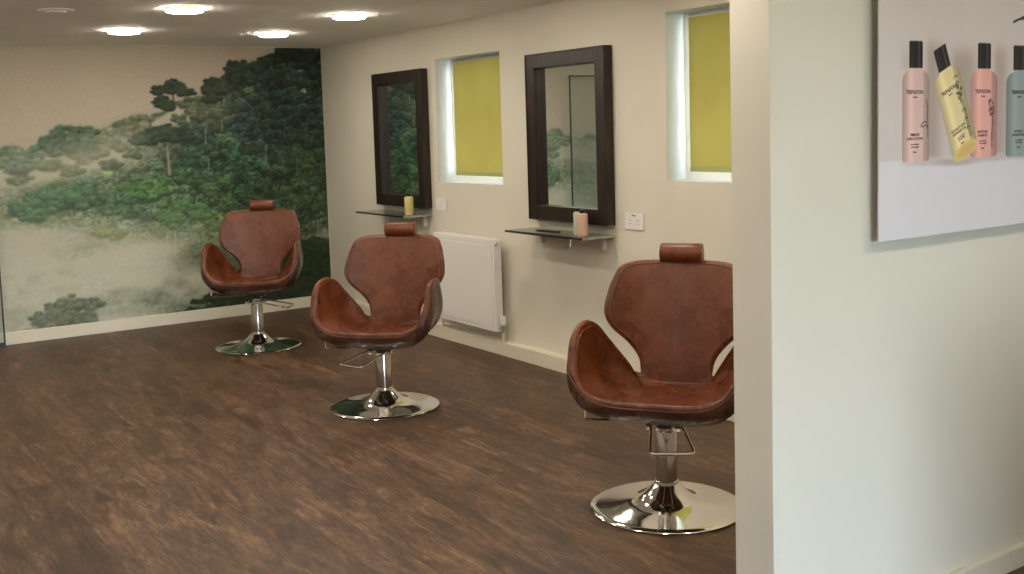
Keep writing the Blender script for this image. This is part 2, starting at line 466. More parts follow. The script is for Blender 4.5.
# ------------------------------------------------------------------ painting toolkit (numpy canvas printed into a mesh colour attribute)
class Canvas:
    def __init__(s, x0, x1, z0, z1, step):
        s.x0, s.z0, s.step = x0, z0, step
        s.W = int(round((x1 - x0) / step)) + 1; s.Hh = int(round((z1 - z0) / step)) + 1
        s.x1 = x0 + (s.W - 1) * step; s.z1 = z0 + (s.Hh - 1) * step
        s.X, s.Z = np.meshgrid(x0 + np.arange(s.W) * step, z0 + np.arange(s.Hh) * step)
        s.rgb = np.zeros((s.Hh, s.W, 3))
    def win(s, xa, xb, za, zb):
        i0 = max(0, int((xa - s.x0) / s.step)); i1 = min(s.W, int((xb - s.x0) / s.step) + 2)
        j0 = max(0, int((za - s.z0) / s.step)); j1 = min(s.Hh, int((zb - s.z0) / s.step) + 2)
        return slice(j0, max(j0, j1)), slice(i0, max(i0, i1))
    def blob(s, cx, cz, rx, rz, col, a=1.0, soft=.35, rot=0.0):
        R_ = max(rx, rz) * 1.3
        sl = s.win(cx - R_, cx + R_, cz - R_, cz + R_)
        X = s.X[sl] - cx; Z = s.Z[sl] - cz
        if X.size == 0: return
        if rot:
            c, n = math.cos(rot), math.sin(rot); X, Z = X * c + Z * n, -X * n + Z * c
        d = np.sqrt((X / rx) ** 2 + (Z / rz) ** 2)
        k = np.clip((1 + soft * .5 - d) / soft, 0, 1)[..., None] * a
        s.rgb[sl] = s.rgb[sl] * (1 - k) + np.array(col) * k
    def poly(s, pts, colfn, a=1.0, sub=3):
        xs = [p[0] for p in pts]; zs = [p[1] for p in pts]
        sl = s.win(min(xs) - s.step, max(xs) + s.step, min(zs) - s.step, max(zs) + s.step)
        X = s.X[sl]; Z = s.Z[sl]
        if X.size == 0: return
        cov = np.zeros(X.shape)
        for du in range(sub):
            for dv in range(sub):
                px = X + (du - (sub - 1) / 2) * s.step / sub; pz = Z + (dv - (sub - 1) / 2) * s.step / sub
                ins = np.zeros(X.shape, bool)
                for q in range(len(pts)):
                    xa, za = pts[q]; xb, zb = pts[(q + 1) % len(pts)]
                    if za == zb: continue
                    c = ((za > pz) != (zb > pz)) & (px < (xb - xa) * (pz - za) / (zb - za) + xa)
                    ins ^= c
                cov += ins
        k = (cov / sub ** 2)[..., None] * a
        col = colfn(X, Z) if callable(colfn) else np.array(colfn)
        s.rgb[sl] = s.rgb[sl] * (1 - k) + col * k
    def to_obj(s, name, mat, y, depth, parent=None, flip=False):
        W, Hh = s.W, s.Hh
        co = np.zeros((W * Hh, 3)); co[:, 0] = s.X.ravel(); co[:, 1] = y; co[:, 2] = s.Z.ravel()
        # back sheet: four corners closing the panel
        bk = np.array([[s.x0, y + depth, s.z0], [s.x1, y + depth, s.z0], [s.x1, y + depth, s.z1], [s.x0, y + depth, s.z1]])
        co = np.vstack([co, bk]); nb = W * Hh
        j, i = np.meshgrid(np.arange(Hh - 1), np.arange(W - 1), indexing='ij')
        a = (j * W + i).ravel()
        quads = np.stack([a, a + 1, a + 1 + W, a + W], 1)
        faces = [tuple(q) for q in quads.tolist()]
        c0, c1, c2, c3 = 0, W - 1, Hh * W - 1, (Hh - 1) * W
        faces.append((nb + 1, nb, nb + 3, nb + 2))
        faces.append(tuple(range(c0, c1 + 1))[::-1] + (nb, nb + 1))
        faces.append(tuple(range(c3, c2 + 1)) + (nb + 2, nb + 3))
        faces.append(tuple(range(c0, c3 + 1, W)) + (nb + 3, nb))
        faces.append(tuple(range(c1, c2 + 1, W))[::-1] + (nb + 1, nb + 2))
        me = bpy.data.meshes.new(name); me.from_pydata(co.tolist(), [], faces)
        rgb = np.clip(s.rgb, 0, 1).reshape(-1, 3)
        lin = np.where(rgb <= .04045, rgb / 12.92, ((rgb + .055) / 1.055) ** 2.4)
        col = np.ones((W * Hh + 4, 4)); col[:W * Hh, :3] = lin; col[W * Hh:, :3] = .6
        at = me.color_attributes.new('print', 'FLOAT_COLOR', 'POINT')
        at.data.foreach_set('color', col.ravel().astype(np.float32))
        me.materials.append(mat); me.update()
        o = bpy.data.objects.new(name, me); COL.objects.link(o)
        if parent: o.parent = parent
        return o

def fbm(X, Z, scale, octv=4, seed=0, ax=1.0, az=1.0):
    r = np.random.default_rng(seed); out = np.zeros(X.shape); amp = 1; tot = 0
    for k in range(octv):
        g = r.random((64, 64))
        u = (X * scale * ax * 2 ** k) % 63; v = (Z * scale * az * 2 ** k) % 63
        iu = u.astype(int); iv = v.astype(int); fu = u - iu; fv = v - iv
        fu = fu * fu * (3 - 2 * fu); fv = fv * fv * (3 - 2 * fv)
        iu2 = (iu + 1) % 63; iv2 = (iv + 1) % 63; iu %= 63; iv %= 63
        out += amp * ((g[iv, iu] * (1 - fu) + g[iv, iu2] * fu) * (1 - fv) + (g[iv2, iu] * (1 - fu) + g[iv2, iu2] * fu) * fv)
        tot += amp; amp *= .5
    return out / tot

# ------------------------------------------------------------------ rainforest mural
def paint_mural():
    C = Canvas(-.60, 4.142, .0, 2.396, .0076)
    C.z0 = 0.0
    X, Z = C.X, C.Z
    RIDGE = [(-.7, 1.30), (.2, 1.38), (.9, 1.45), (1.37, 1.493), (1.483, 1.544), (1.594, 1.556), (1.685, 1.577), (1.736, 1.62), (1.831, 1.66), (2.064, 1.66), (2.116, 1.64), (2.24, 1.70), (2.405, 1.74),
             (2.641, 1.79), (2.818, 1.90), (2.949, 1.94), (3.021, 1.97), (3.09, 2.05), (3.215, 2.09), (3.292, 2.14), (3.368, 2.21), (3.458, 2.20), (3.573, 2.25), (3.7, 2.34), (3.797, 2.39), (4.2, 2.45)]
    rx = np.array([p[0] for p in RIDGE]); rz = np.array([p[1] for p in RIDGE])
    ridge = lambda x: np.interp(x, rx, rz)
    c = lambda r, g, b: np.array([r, g, b]) / 255.
    FOG = c(196, 192, 172); SKY = c(196, 183, 166)
    C.rgb[:] = SKY
    n = fbm(X, Z, 1.2, 4, 3)
    C.rgb += (n[..., None] - .5) * .04
    # regional base colour of the canopy (anchor points)
    anch = [((3.9, 2.25), (44, 62, 50)), ((3.4, 2.1), (62, 80, 64)), ((3.9, 1.8), (40, 64, 52)), ((3.5, 1.6), (46, 74, 60)), ((3.1, 1.75), (66, 88, 66)), ((3.9, 1.3), (42, 68, 36)),
            ((3.3, 1.3), (44, 84, 50)), ((2.9, 1.35), (44, 84, 60)), ((2.75, 1.1), (78, 110, 68)), ((2.4, 1.2), (80, 112, 72)), ((2.1, 1.05), (86, 116, 82)), ((1.7, 1.15), (78, 124, 84)), ((1.75, 1.6), (84, 120, 90)),
            ((1.4, 1.4), (92, 128, 92)), ((1.4, .9), (120, 148, 104)), ((2.4, .8), (96, 132, 80)), ((3.0, .9), (78, 118, 66)), ((3.5, .9), (50, 86, 50)), ((4.0, .9), (48, 76, 40)), ((3.9, .45), (40, 58, 32)),
            ((3.3, .3), (44, 62, 34)), ((2.9, .2), (52, 72, 40)), ((1.8, .2), (110, 130, 96)), ((.9, 1.0), (92, 130, 92)), ((.2, .9), (80, 120, 84)), ((2.6, 1.6), (58, 80, 62)), ((.8, .3), (110, 130, 96)), ((4.05, .7), (70, 92, 60))]
    AP = np.array([a[0] for a in anch]); AC = np.array([a[1] for a in anch]) / 255.
    AC = AC * .72 + AC.mean(1, keepdims=True) * .28 + .008; AC[:, 2] *= 1.02; AC[:, 0] *= .97
    def base(x, z):
        d = (AP[:, 0] - x) ** 2 + (AP[:, 1] - z) ** 2 + .004
        w_ = 1 / d ** 1.6; return (AC * w_[:, None]).sum(0) / w_.sum()
    rr = random.Random(5)
    OP = [1.0]
    def crown(x, z, r, flat=.62, lit=1.0, col=None, hue=None, dk_=.46, lt_=1.48):
        b = base(x, z) if col is None else np.array(col) / 255.
        hv = rr.uniform(-1, 1) if hue is None else hue
        b = b * (1 + .13 * rr.uniform(-1, 1)) * np.array([1 + .10 * hv, 1.0 + .02 * hv, 1 - .10 * hv])
        dark = b * dk_; lite = np.clip(b * lt_ * lit + np.array([.012, .022, .0]), 0, 1)
        C.blob(x, z - r * .10, r * 1.0, r * flat, dark, .85 * OP[0], .5)
        nb = int(16 + r * 560)
        for _ in range(nb):
            a = rr.uniform(0, 2 * PI); q = math.sqrt(rr.random()) * .98
            dx = math.cos(a) * q; dz = math.sin(a) * q
            h = .5 + .5 * dz - .12 * abs(dx) + rr.uniform(-.26, .26)
            h = min(max(h, 0), 1)
            cc = dark * (1 - h) + lite * h
            s_ = rr.uniform(.006, .015) * (1 + r * 2.0)
            C.blob(x + dx * r, z + dz * r * flat, s_, s_ * .62, cc, .85 * OP[0], .6)
    def trunk(x, z0, z1, w_, col, lean=0):
        for k in range(14):
            t_ = k / 13
            C.blob(x + lean * t_, z0 + (z1 - z0) * t_, w_, (z1 - z0) / 20, col, .75, .5)
    # canopy rows from the far ridge down
    rows = np.linspace(0, 1, 44)
    def foggy(x, z):
        # mist density over the print
        v = 0.0
        for fx, fz, sx, sz, a, rot in FOGS:
            ca, sa = math.cos(rot), math.sin(rot)
            dx = (x - fx) * ca + (z - fz) * sa; dz = -(x - fx) * sa + (z - fz) * ca
            v = v + a * np.exp(-(dx / sx) ** 2 - (dz / sz) ** 2)
        return v
    FOGS = [(1.9, 1.44, .60, .07, .42, .12), (2.45, 1.63, .45, .07, .36, .45), (2.95, 1.79, .30, .085, .62, .22), (2.55, 1.80, .2, .08, .55, .2), (1.4, 1.32, .35, .06, .30, 0), (2.42, 1.46, .22, .10, .22, 0),
            (2.0, .46, .75, .24, .97, .02), (1.2, .48, .6, .22, .93, 0), (.3, .5, .7, .25, .9, 0), (2.75, .33, .42, .16, .85, 0), (1.5, .86, .5, .10, .35, 0), (2.55, .66, .45, .12, .42, .15), (3.25, .55, .22, .13, .45, 0),
            (1.9, .80, .60, .12, .38, .1), (2.35, .62, .40, .12, .55, .2), (1.55, 1.36, .5, .09, .38, .1), (2.95, 1.86, .22, .06, .35, .3), (2.75, 1.86, .12, .07, .45, 0), (4.08, .66, .12, .07, .55, .1), (3.9, .62, .2, .05, .30, .1), (2.1, 1.42, .2, .05, .35, 0), (.5, 1.25, .8, .10, .5, 0), (1.25, .15, .5, .10, .4, 0), (2.3, .12, .3, .12, .6, 0)]
    seq = []
    for t_ in rows:
        x = -.66
        while x < 4.2:
            top = float(ridge(x)); z = top - .02 - (top + .02) * t_
            z += rr.uniform(-.035, .035)
            r = .050 + .045 * t_ + rr.uniform(-.02, .045)
            seq.append((t_, x + rr.uniform(-.04, .04), z, max(r, .04)))
            x += r * 1.05
    fog_np = np.clip(foggy(X, Z), 0, 1)
    for t_, x, z, r in seq:
        crown(x, z, r, rr.uniform(.5, .78))
    # trunks glimpsed between crowns
    for x, z0, z1, w_, cc in ((3.20, 1.88, 2.03, .006, (150, 150, 130)), (3.56, 1.36, 1.52, .007, (120, 130, 100)), (3.02, 1.55, 1.70, .005, (150, 150, 125)), (3.17, 1.66, 1.8, .005, (150, 150, 125)), (3.03, 1.28, 1.42, .006, (140, 150, 120)),
                              (2.63, .62, .78, .007, (190, 180, 150)), (2.70, .60, .80, .008, (190, 180, 150)), (2.55, 1.02, 1.12, .005, (150, 160, 120)), (3.85, 1.25, 1.42, .006, (90, 105, 70)), (2.9, .95, 1.08, .005, (150, 160, 120)), (3.75, 1.60, 1.75, .005, (90, 110, 90)), (4.03, .62, .80, .006, (150, 150, 120))):
        trunk(x, z0, z1, w_, np.array(cc) / 255., .01)
    big = fbm(X, Z, 7.0, 4, 31, 1, 1.3); fine = fbm(X, Z, 34.0, 3, 41)
    under = (ridge(X) + .10 > Z)[..., None]
    tone = (.60 + .80 * big) * (.88 + .24 * fine)
    C.rgb = np.where(under & (C.rgb.mean(2, keepdims=True) < .66), C.rgb * tone[..., None], C.rgb)
    C.rgb = np.where(under, C.rgb * .92 + .035, C.rgb)
    # mist
    wisp = fbm(X, Z, 2.2, 5, 9, 1, 1.7)
    fk = np.clip(fog_np * (.15 + 1.65 * wisp), 0, .90)
    fk = np.clip(fk + np.clip((3.2 - X) * .20, 0, .38) * (Z > .0), 0, .94)[..., None]
    # distance haze just under the ridge on the left half
    dd = ridge(X) - Z
    hz = np.clip(1 - dd / .22, 0, 1) * np.clip((3.2 - X) / 1.0, 0, 1) * .24
    below = np.clip((dd + .02) / .04, 0, 1)
    FC = FOG + np.array([.05, .055, .055]) * np.clip((1.1 - Z) / .5, 0, 1)[..., None]
    C.rgb = C.rgb * (1 - fk * below[..., None]) + FC * fk * below[..., None]
    C.rgb = C.rgb * (1 - hz[..., None]) + FOG * hz[..., None]
    # ---- named big crowns in front of the mist
    def clump(pts, col, r0, flat=.6, lit=1.0):
        sub_ = []
        for x, z, r in pts:
            c_ = np.array(col) * .80 + np.mean(col) * .20; b_ = base(x, z) * 255; cc = tuple(c_ * .7 + b_ * .3)
            sub_.append((x, z - r * .15, r * .80, cc))
            for _ in range(7):
                a_ = rr.uniform(0, 2 * PI); q_ = rr.uniform(.45, 1.0)
                sub_.append((x + r * q_ * math.cos(a_), z + r * q_ * math.sin(a_) * flat, r * rr.uniform(.22, .48), cc))
        sub_.sort(key=lambda p: -p[1])
        for x, z, r, cc in sub_: crown(x, z, r * r0, flat, lit, cc, rr.uniform(-.5, .5), .60, 1.22)
    OP[0] = .40
    clump([(2.15, 1.52, .08), (2.30, 1.56, .09), (2.0, 1.47, .09), (1.75, 1.42, .09), (2.4, 1.50, .08), (1.5, 1.33, .09), (1.9, 1.38, .09), (2.2, 1.42, .09), (2.9, 1.72, .09), (3.05, 1.76, .09), (2.8, 1.78, .07)], (104, 126, 98), 1, .62)
    OP[0] = .62
    # left domed crown
    clump([(1.74, 1.60, .09), (1.86, 1.655, .11), (1.98, 1.67, .11), (2.08, 1.63, .09), (1.92, 1.58, .13), (1.78, 1.54, .08), (2.06, 1.56, .09)], (92, 118, 98), 1.0)
    clump([(1.44, 1.50, .09), (1.58, 1.51, .10), (1.50, 1.42, .11), (1.66, 1.45, .09), (1.33, 1.45, .08)], (112, 140, 114), 1.0)
    # hazy small ones behind
    clump([(2.40, 1.74, .08), (2.48, 1.77, .08), (2.36, 1.68, .07), (2.50, 1.70, .08)], (142, 145, 112), 1.0, .7)
    clump([(2.22, 1.68, .05), (2.14, 1.62, .05)], (150, 152, 122), 1.0, .9)
    clump([(2.92, 1.88, .09), (3.02, 1.9, .1), (3.12, 1.83, .1), (2.98, 1.80, .08)], (118, 124, 96), 1.0, .7)
    OP[0] = 1.0
    # emergent layered tree on the ridge
    dk = (62, 74, 60)
    trunk(2.765, 1.86, 2.05, .010, np.array((70, 76, 60)) / 255., -.01)
    clump([(2.745, 2.075, .075), (2.68, 2.045, .07), (2.82, 2.045, .07), (2.63, 2.00, .05), (2.89, 2.00, .06), (2.74, 2.02, .07), (2.66, 1.95, .05), (2.70, 1.91, .07), (2.64, 1.90, .06), (2.72, 1.87, .06), (2.83, 1.99, .05)], dk, 1.0, .42, .9)
    # ridge trees on the right
    clump([(3.11, 2.09, .07), (3.20, 2.09, .09), (3.17, 2.03, .09), (3.06, 2.02, .07), (3.10, 1.95, .08)], (74, 84, 68), 1, .6, .9)
    clump([(3.36, 2.235, .08), (3.30, 2.19, .08), (3.43, 2.20, .08), (3.34, 2.13, .10), (3.45, 2.12, .09)], (62, 76, 60), 1, .65, .9)
    clump([(3.56, 2.24, .09), (3.66, 2.30, .09), (3.78, 2.33, .10), (3.60, 2.14, .10), (3.92, 2.34, .10), (4.05, 2.33, .10)], (50, 66, 50), 1, .65, .9)
    # umbrella tree with pale trunk
    um = (54, 72, 58)
    trunk(2.69, 1.30, 1.53, .011, np.array((176, 170, 140)) / 255., -.005)
    for dx in (-.1, .1): 
        for k in range(8): C.blob(2.69 + dx * k / 8, 1.50 + .06 * k / 8, .007, .008, np.array((120, 118, 92)) / 255., .7)
    clump([(2.69, 1.685, .10), (2.60, 1.665, .09), (2.79, 1.665, .09), (2.51, 1.63, .09), (2.87, 1.62, .08), (2.44, 1.59, .07), (2.66, 1.63, .10), (2.76, 1.61, .08), (2.55, 1.585, .07)], um, 1.0, .40, .95)
    # bright crown under it
    clump([(2.46, 1.22, .12), (2.56, 1.235, .11), (2.37, 1.17, .11), (2.50, 1.14, .12), (2.62, 1.17, .08)], (92, 142, 82), 1, .55)
    clump([(2.80, 1.27, .08), (2.94, 1.22, .09), (3.05, 1.15, .09), (3.18, 1.24, .09)], (80, 112, 68), 1, .55)
    OP[0] = .70
    # wide crown at left
    clump([(1.60, 1.17, .10), (1.72, 1.22, .12), (1.86, 1.25, .12), (2.0, 1.22, .12), (1.66, 1.10, .12), (1.80, 1.13, .14), (1.95, 1.12, .13), (1.48, 1.08, .10), (2.08, 1.12, .10), (1.60, 1.03, .12)], (88, 130, 92), 1, .55)
    clump([(2.20, 1.13, .10), (2.3, 1.08, .11), (2.17, 1.04, .10), (2.35, 1.0, .10)], (88, 130, 96), 1, .55)
    clump([(2.62, .97, .12), (2.75, 1.0, .11), (2.86, 1.0, .11), (2.95, .95, .10), (2.70, .90, .10)], (96, 142, 88), 1, .55)
    clump([(2.10, .84, .07), (2.22, .82, .08)], (150, 168, 88), 1, .5)
    # low misty bush and dark near trees at right
    clump([(1.70, .24, .10), (1.85, .28, .11), (1.98, .26, .09), (1.60, .17, .10), (1.78, .16, .12), (1.95, .17, .10)], (140, 150, 124), 1, .6, .85)
    OP[0] = 1.0
    nr = (38, 50, 30)
    pts = []
    for x in np.arange(2.82, 4.2, .055):
        top = np.interp(x, [2.8, 3.0, 3.25, 3.5, 3.75, 4.0, 4.2], [.12, .22, .35, .46, .58, .62, .60])
        for z in np.arange(top, .02, -.07): pts.append((x + rr.uniform(-.03, .03), z + rr.uniform(-.03, .03), rr.uniform(.035, .075)))
    clump(sorted(pts, key=lambda p: -p[1]), nr, 1, .6, 1.0)
    # second thin mist veil over the mid-left
    wisp2 = fbm(X, Z, 3.1, 4, 21, 1, 1.5)
    v2 = (np.exp(-((Z - 1.38) / .10) ** 2) * np.clip((2.5 - X) / .8, 0, 1) * .14 + np.exp(-((X - 2.1) / .9) ** 2 - ((Z - .78) / .14) ** 2) * .42) * (.4 + 1.1 * wisp2)
    C.rgb = C.rgb * (1 - np.clip(v2, 0, .9)[..., None]) + FOG * np.clip(v2, 0, .9)[..., None]
    w3 = fbm(X, Z, 1.7, 5, 55, 1, 1.6)
    v3 = np.clip((2.55 - X) / 1.6, 0, 1) * .30 * (.3 + 1.2 * w3) + np.exp(-((X - 2.1 - (Z - 1.5) * 1.6) / .28) ** 2 - ((Z - 1.55) / .16) ** 2) * .45 * w3 * 1.6
    v3 = (np.clip(v3, 0, .8) * np.clip((dd + .05) / .08, 0, 1))[..., None]
    C.rgb = C.rgb * (1 - v3) + FC * v3
    for _ in range(1):
        C.rgb[1:-1, 1:-1] = (C.rgb[1:-1, 1:-1] * 4 + C.rgb[:-2, 1:-1] + C.rgb[2:, 1:-1] + C.rgb[1:-1, :-2] + C.rgb[1:-1, 2:]) / 8
    # soft print grain
    C.rgb *= 1 + (RNG.random(X.shape)[..., None] - .5) * .05
    return C
C = paint_mural()
mural = C.to_obj('wall_mural', attr_mat('printed_mural', .7, 0.92), YM - .004, .0035)
tag(mural, 'wallpaper mural of misty green rainforest covering the far wall', 'mural')

# ------------------------------------------------------------------ glass screen at the left of the mural
t = thing('glass_screen', 'clear glass screen with thin dark frame standing before the mural at far left', 'screen', (.80, 9.215, 0))
fr = MB()
fr.box(.49, .502, -.006, .006, 0, 2.15).box(-.502, -.49, -.006, .006, 0, 2.15).box(-.49, .49, -.006, .006, 2.138, 2.15)
fr.obj('frame', M_FRAMEMETAL, t)
MB().box(-.49, .49, -.012, .012, 0, .035).obj('bottom_rail', M_FRAMEMETAL, t)
MB().box(-.49, .49, -.003, .003, .035, 2.138).obj('pane', pane_mat('screen_pane', (.975, .99, .98, 1)), t)

# ------------------------------------------------------------------ mirrors
def frame_mesh(Y0, Y1, Z0, Z1, fw, x0, x1):
    # mitred frame ring, outer step + inner step
    m = MB()
    def ring(a, b_, xf, xb):
        (y0, y1, z0, z1), (v0, v1, w0, w1) = a, b_
        o = [(y0, z0), (y1, z0), (y1, z1), (y0, z1)]; i = [(v0, w0), (v1, w0), (v1, w1), (v0, w1)]
        vs = [(xf, p[0], p[1]) for p in o] + [(xf, p[0], p[1]) for p in i] + [(xb, p[0], p[1]) for p in o] + [(xb, p[0], p[1]) for p in i]
        fs = []
        for k in range(4):
            k2 = (k + 1) % 4
            fs += [(k, k2, 4 + k2, 4 + k), (8 + k, 12 + k, 12 + k2, 8 + k2), (k, 8 + k, 8 + k2, k2), (4 + k, 4 + k2, 12 + k2, 12 + k)]
        m.add(vs, fs)
    e = .012
    ring((Y0, Y1, Z0, Z1), (Y0 + fw, Y1 - fw, Z0 + fw, Z1 - fw), x0, x1)
    ring((Y0 + .001, Y1 - .001, Z0 + .001, Z1 - .001), (Y0 + e, Y1 - e, Z0 + e, Z1 - e), x0 - .006, x0 - .0002)
    return m
def wall_mirror(yc, zc, label):
    t = thing('wall_mirror', label, 'mirror', (XW, yc, zc), 0, 'dark framed mirrors on the window wall')
    frame_mesh(-.415, .415, -.545, .545, .095, -.066, -.002).obj('mirror_frame', M_WOOD, t, bevel=.004)
    MB().box(-.018, -.012, -.325, .325, -.455, .455).obj('mirror_glass', M_MIRROR, t)
    return t
wall_mirror(7.727, 1.542, 'dark wood framed mirror nearer the mural, reflecting dense forest')
wall_mirror(5.472, 1.538, 'larger looking dark wood framed mirror between the two windows, reflecting pale mist')

# ------------------------------------------------------------------ glass shelves
def shelf_glass():
    m = new_mat('smoked_shelf_glass', (0.10, 0.095, 0.08, 1), .05)
    N, L, b = nodes_of(m); b.inputs['Specular IOR Level'].default_value = .9
    return m
M_SHELF = shelf_glass()
M_EDGE = new_mat('shelf_edge', (0.34, 0.34, 0.27, 1), .18)
def shelf(yc, z, label, hook):
    t = thing('wall_shelf', label, 'shelf', (XW, yc, z), 0, 'glass shelves under the mirrors')
    MB().box(-.254, -.002, -.415, .415, -.012, 0).obj('shelf_board', M_SHELF, t, bevel=.002)
    MB().box(-.2545, -.004, -.4195, -.4155, -.014, .001).obj('side_edge', M_EDGE, t)
    MB().box(-.2585, -.2545, -.4195, .416, -.013, .001).obj('front_edge', M_DARKMETAL, t)
    for y in (-.33, .33):
        m = MB(); m.box(-.03, -.001, y - .012, y + .012, -.10, -.0145).box(-.17, -.03, y - .012, y + .012, -.024, -.0145)
        m.obj('bracket', M_WHITE, t, bevel=.002)
    if hook:
        MB().tube([(-.20, -.23, -.012), (-.20, -.23, -.05), (-.205, -.23, -.072), (-.222, -.23, -.082), (-.238, -.23, -.070), (-.240, -.23, -.052)], .005, 8, smooth_path=2).obj('tool_hook', M_CHROME, t)
    return t
shelf(7.745, .950, 'dark glass shelf under the mirror nearer the mural, behind the middle chair', False)
shelf(5.485, .932, 'dark glass shelf with tool hook under the mirror between the windows', True)

# bottles on shelves
def small_bottle(loc, label, col, r, h, art):
    t = thing('bottle', label, 'bottle', loc, PI / 2 + .6)
    body = MB().lathe([(.001, 0), (r * .92, 0), (r, .004), (r, h * .80), (r * .96, h * .84), (r * .7, h * .875), (r * .42, h * .885), (.001, h * .885)], 40)
    mt = new_mat('bottle_' + art, col, .35)
    bo = body.obj('bottle_body', mt, t)
    MB().lathe([(.001, h * .885), (r * .55, h * .885), (r * .56, h), (r * .5, h * 1.01), (.001, h * 1.01)], 28).obj('cap', M_BLACK, t)
    # printed label: a raised film wrapped around the front with plant drawing and lines
    lm = MB(); n = 24; zz = (h * .12, h * .74)
    def patch(a0, a1, z0, z1, k=10, ro=.0004):
        vs = []; fs = []
        for i in range(k + 1):
            a = a0 + (a1 - a0) * i / k
            for z in (z0, z1):
                vs.append(((r + ro) * math.cos(a), (r + ro) * math.sin(a), z))
        for i in range(k): fs.append((2 * i, 2 * i + 2, 2 * i + 3, 2 * i + 1))
        lm.add(vs, fs, True)
    rr = random.Random(len(art))
    for row, (z, wd) in enumerate(((.70, .5), (.665, .3), (.32, .5), (.28, .55), (.24, .4), (.20, .45))):
        a = -PI / 2 - wd / 2
        while a < -PI / 2 + wd / 2:
            da = rr.uniform(.03, .09); patch(a, a + da, z * h, (z + (.022 if row in (0, 2) else .010)) * h, 2); a += da + .025
    for k in range(12):
        a = -PI / 2 + .75 + rr.uniform(-.12, .12); z = rr.uniform(.2, .68) * h
        patch(a, a + .10, z, z + .02 * h, 2)
    lm.obj('printed_label', new_mat('ink_' + art, (0.03, 0.03, 0.03, 1), .5), t)
    return t
small_bottle((3.995, 7.41, .951), 'yellow bottle with black cap on the shelf nearer the mural', (0.66, 0.55, 0.22, 1), .036, .165, 'yellow')
small_bottle((3.992, 5.185, .933), 'peach bottle with black cap on the shelf between the windows', (0.70, 0.47, 0.36, 1), .033, .158, 'peach')
small_bottle((4.02, 5.262, .933), 'pale green bottle half hidden behind the peach bottle', (0.50, 0.56, 0.46, 1), .031, .163, 'green')
t = thing('comb', 'flat black comb lying on the shelf between the windows', 'comb', (4.035, 5.60, .933), .06)
cb = MB().box(-.012, .006, -.11, .11, 0, .004)
for k in range(44): cb.box(-.030, -.012, -.105 + k * .0048, -.105 + k * .0048 + .0024, .0005, .0035)
cb.obj('comb_blade', M_BLACK, t)

# ------------------------------------------------------------------ sockets
M_SWITCHHOLE = new_mat('socket_slot', (0.05, 0.05, 0.05, 1), .6)
def socket(yc, zc, hw, hh, double, label):
    t = thing('wall_socket', label, 'socket', (XW, yc, zc))
    MB().box(-.010, -.0005, -hw, hw, -hh, hh).obj('face_plate', M_PLASTIC, t, bevel=.002)
    for y in ((-hw * .62, hw * .62) if double else (0,)):
        MB().box(-.013, -.0102, y - .009, y + .009, .012, .034).obj('rocker_switch', M_WHITE, t, bevel=.001)
    for y in ((-hw * .42, hw * .42) if double else (0,)):
        h = MB(); h.box(-.0107, -.0101, y - .003, y + .003, .002, .010)
        h.box(-.0107, -.0101, y - .013, y - .007, -.016, -.012); h.box(-.0107, -.0101, y + .007, y + .013, -.016, -.012)
        h.obj('socket_slots', M_SWITCHHOLE, t)
    if double:
        MB().box(-.0125, -.0102, -.016, -.005, hh - .017, hh - .008).box(-.0125, -.0102, .005, .016, hh - .017, hh - .008).obj('indicator', M_SWITCHHOLE, t)
    return t
socket(4.876, 1.026, .083, .049, True, 'white double wall socket to the right of the mirror between the windows')
socket(7.165, 1.033, .075, .049, False, 'small white wall socket under the window recess, above the radiator')

# ------------------------------------------------------------------ radiator
RY0, RY1, RZ0, RZ1 = 6.27, 7.13, .170, .828
t = thing('radiator', 'white flat panel radiator on the window wall behind the middle chair', 'radiator', (XW, (RY0 + RY1) / 2, RZ0))
hw = (RY1 - RY0) / 2; hh = RZ1 - RZ0
m = MB().box(-.112, -.048, -hw, hw, 0, hh)
m.obj('radiator_body', M_WHITE, t, bevel=.006)
m = MB().box(-.116, -.1125, -hw + .03, hw - .03, .035, hh - .045); m.obj('front_panel', M_WHITE, t, bevel=.003)
m = MB()
for k in range(26):
    y = -hw + .03 + k * (2 * hw - .06) / 26
    m.box(-.105, -.055, y, y + .012, hh + .0003, hh + .004)
m.obj('top_grille', M_WHITE, t)
MB().lathe([(.001, -.008), (.013, -.008), (.016, -.004), (.016, 0), (.001, 0)], 20, (-.088, -hw - .0, hh - .035), 'y').obj('bleed_plug', M_CHROME2, t)
v = MB().lathe([(.001, 0), (.017, .0), (.019, .01), (.019, .05), (.015, .06), (.001, .062)], 20, (-.075, -hw - .035, .055))
v.obj('valve_head', M_WHITE, t)
v = MB().lathe([(.001, -.055), (.010, -.055), (.010, -.02), (.013, -.02), (.013, 0), (.001, 0)], 16, (-.075, -hw - .035, .055))
v.tube([(-.075, -hw - .035, .028), (-.075, -hw + .01, .028)], .009, 10)
v.obj('valve_body', M_CHROME2, t)
MB().tube([(-.075, -hw - .035, 0.0), (-.075, -hw - .035, -.07)], .008, 10).obj('pipe', M_TRIM, t)
MB().tube([(-.075, hw - .04, 0.02), (-.075, hw - .04, -.07)], .008, 10).obj('pipe', M_TRIM, t)
for y in (-hw + .12, hw - .12):
    MB().box(-.048, -.0005, y - .015, y + .015, .08, hh - .08).obj('wall_bracket', M_WHITE, t)

# ------------------------------------------------------------------ salon chairs
def catmull(P, per, closed=True):
    P = [np.array(p, float) for p in P]; n = len(P); out = []
    for i in range(n):
        p0, p1, p2, p3 = P[(i - 1) % n], P[i], P[(i + 1) % n], P[(i + 2) % n]
        for k in range(per):
            t = k / per
            out.append(.5 * ((2 * p1) + (-p0 + p2) * t + (2 * p0 - 5 * p1 + 4 * p2 - p3) * t * t + (-p0 + 3 * p1 - 3 * p2 + p3) * t ** 3))
    return np.array(out)

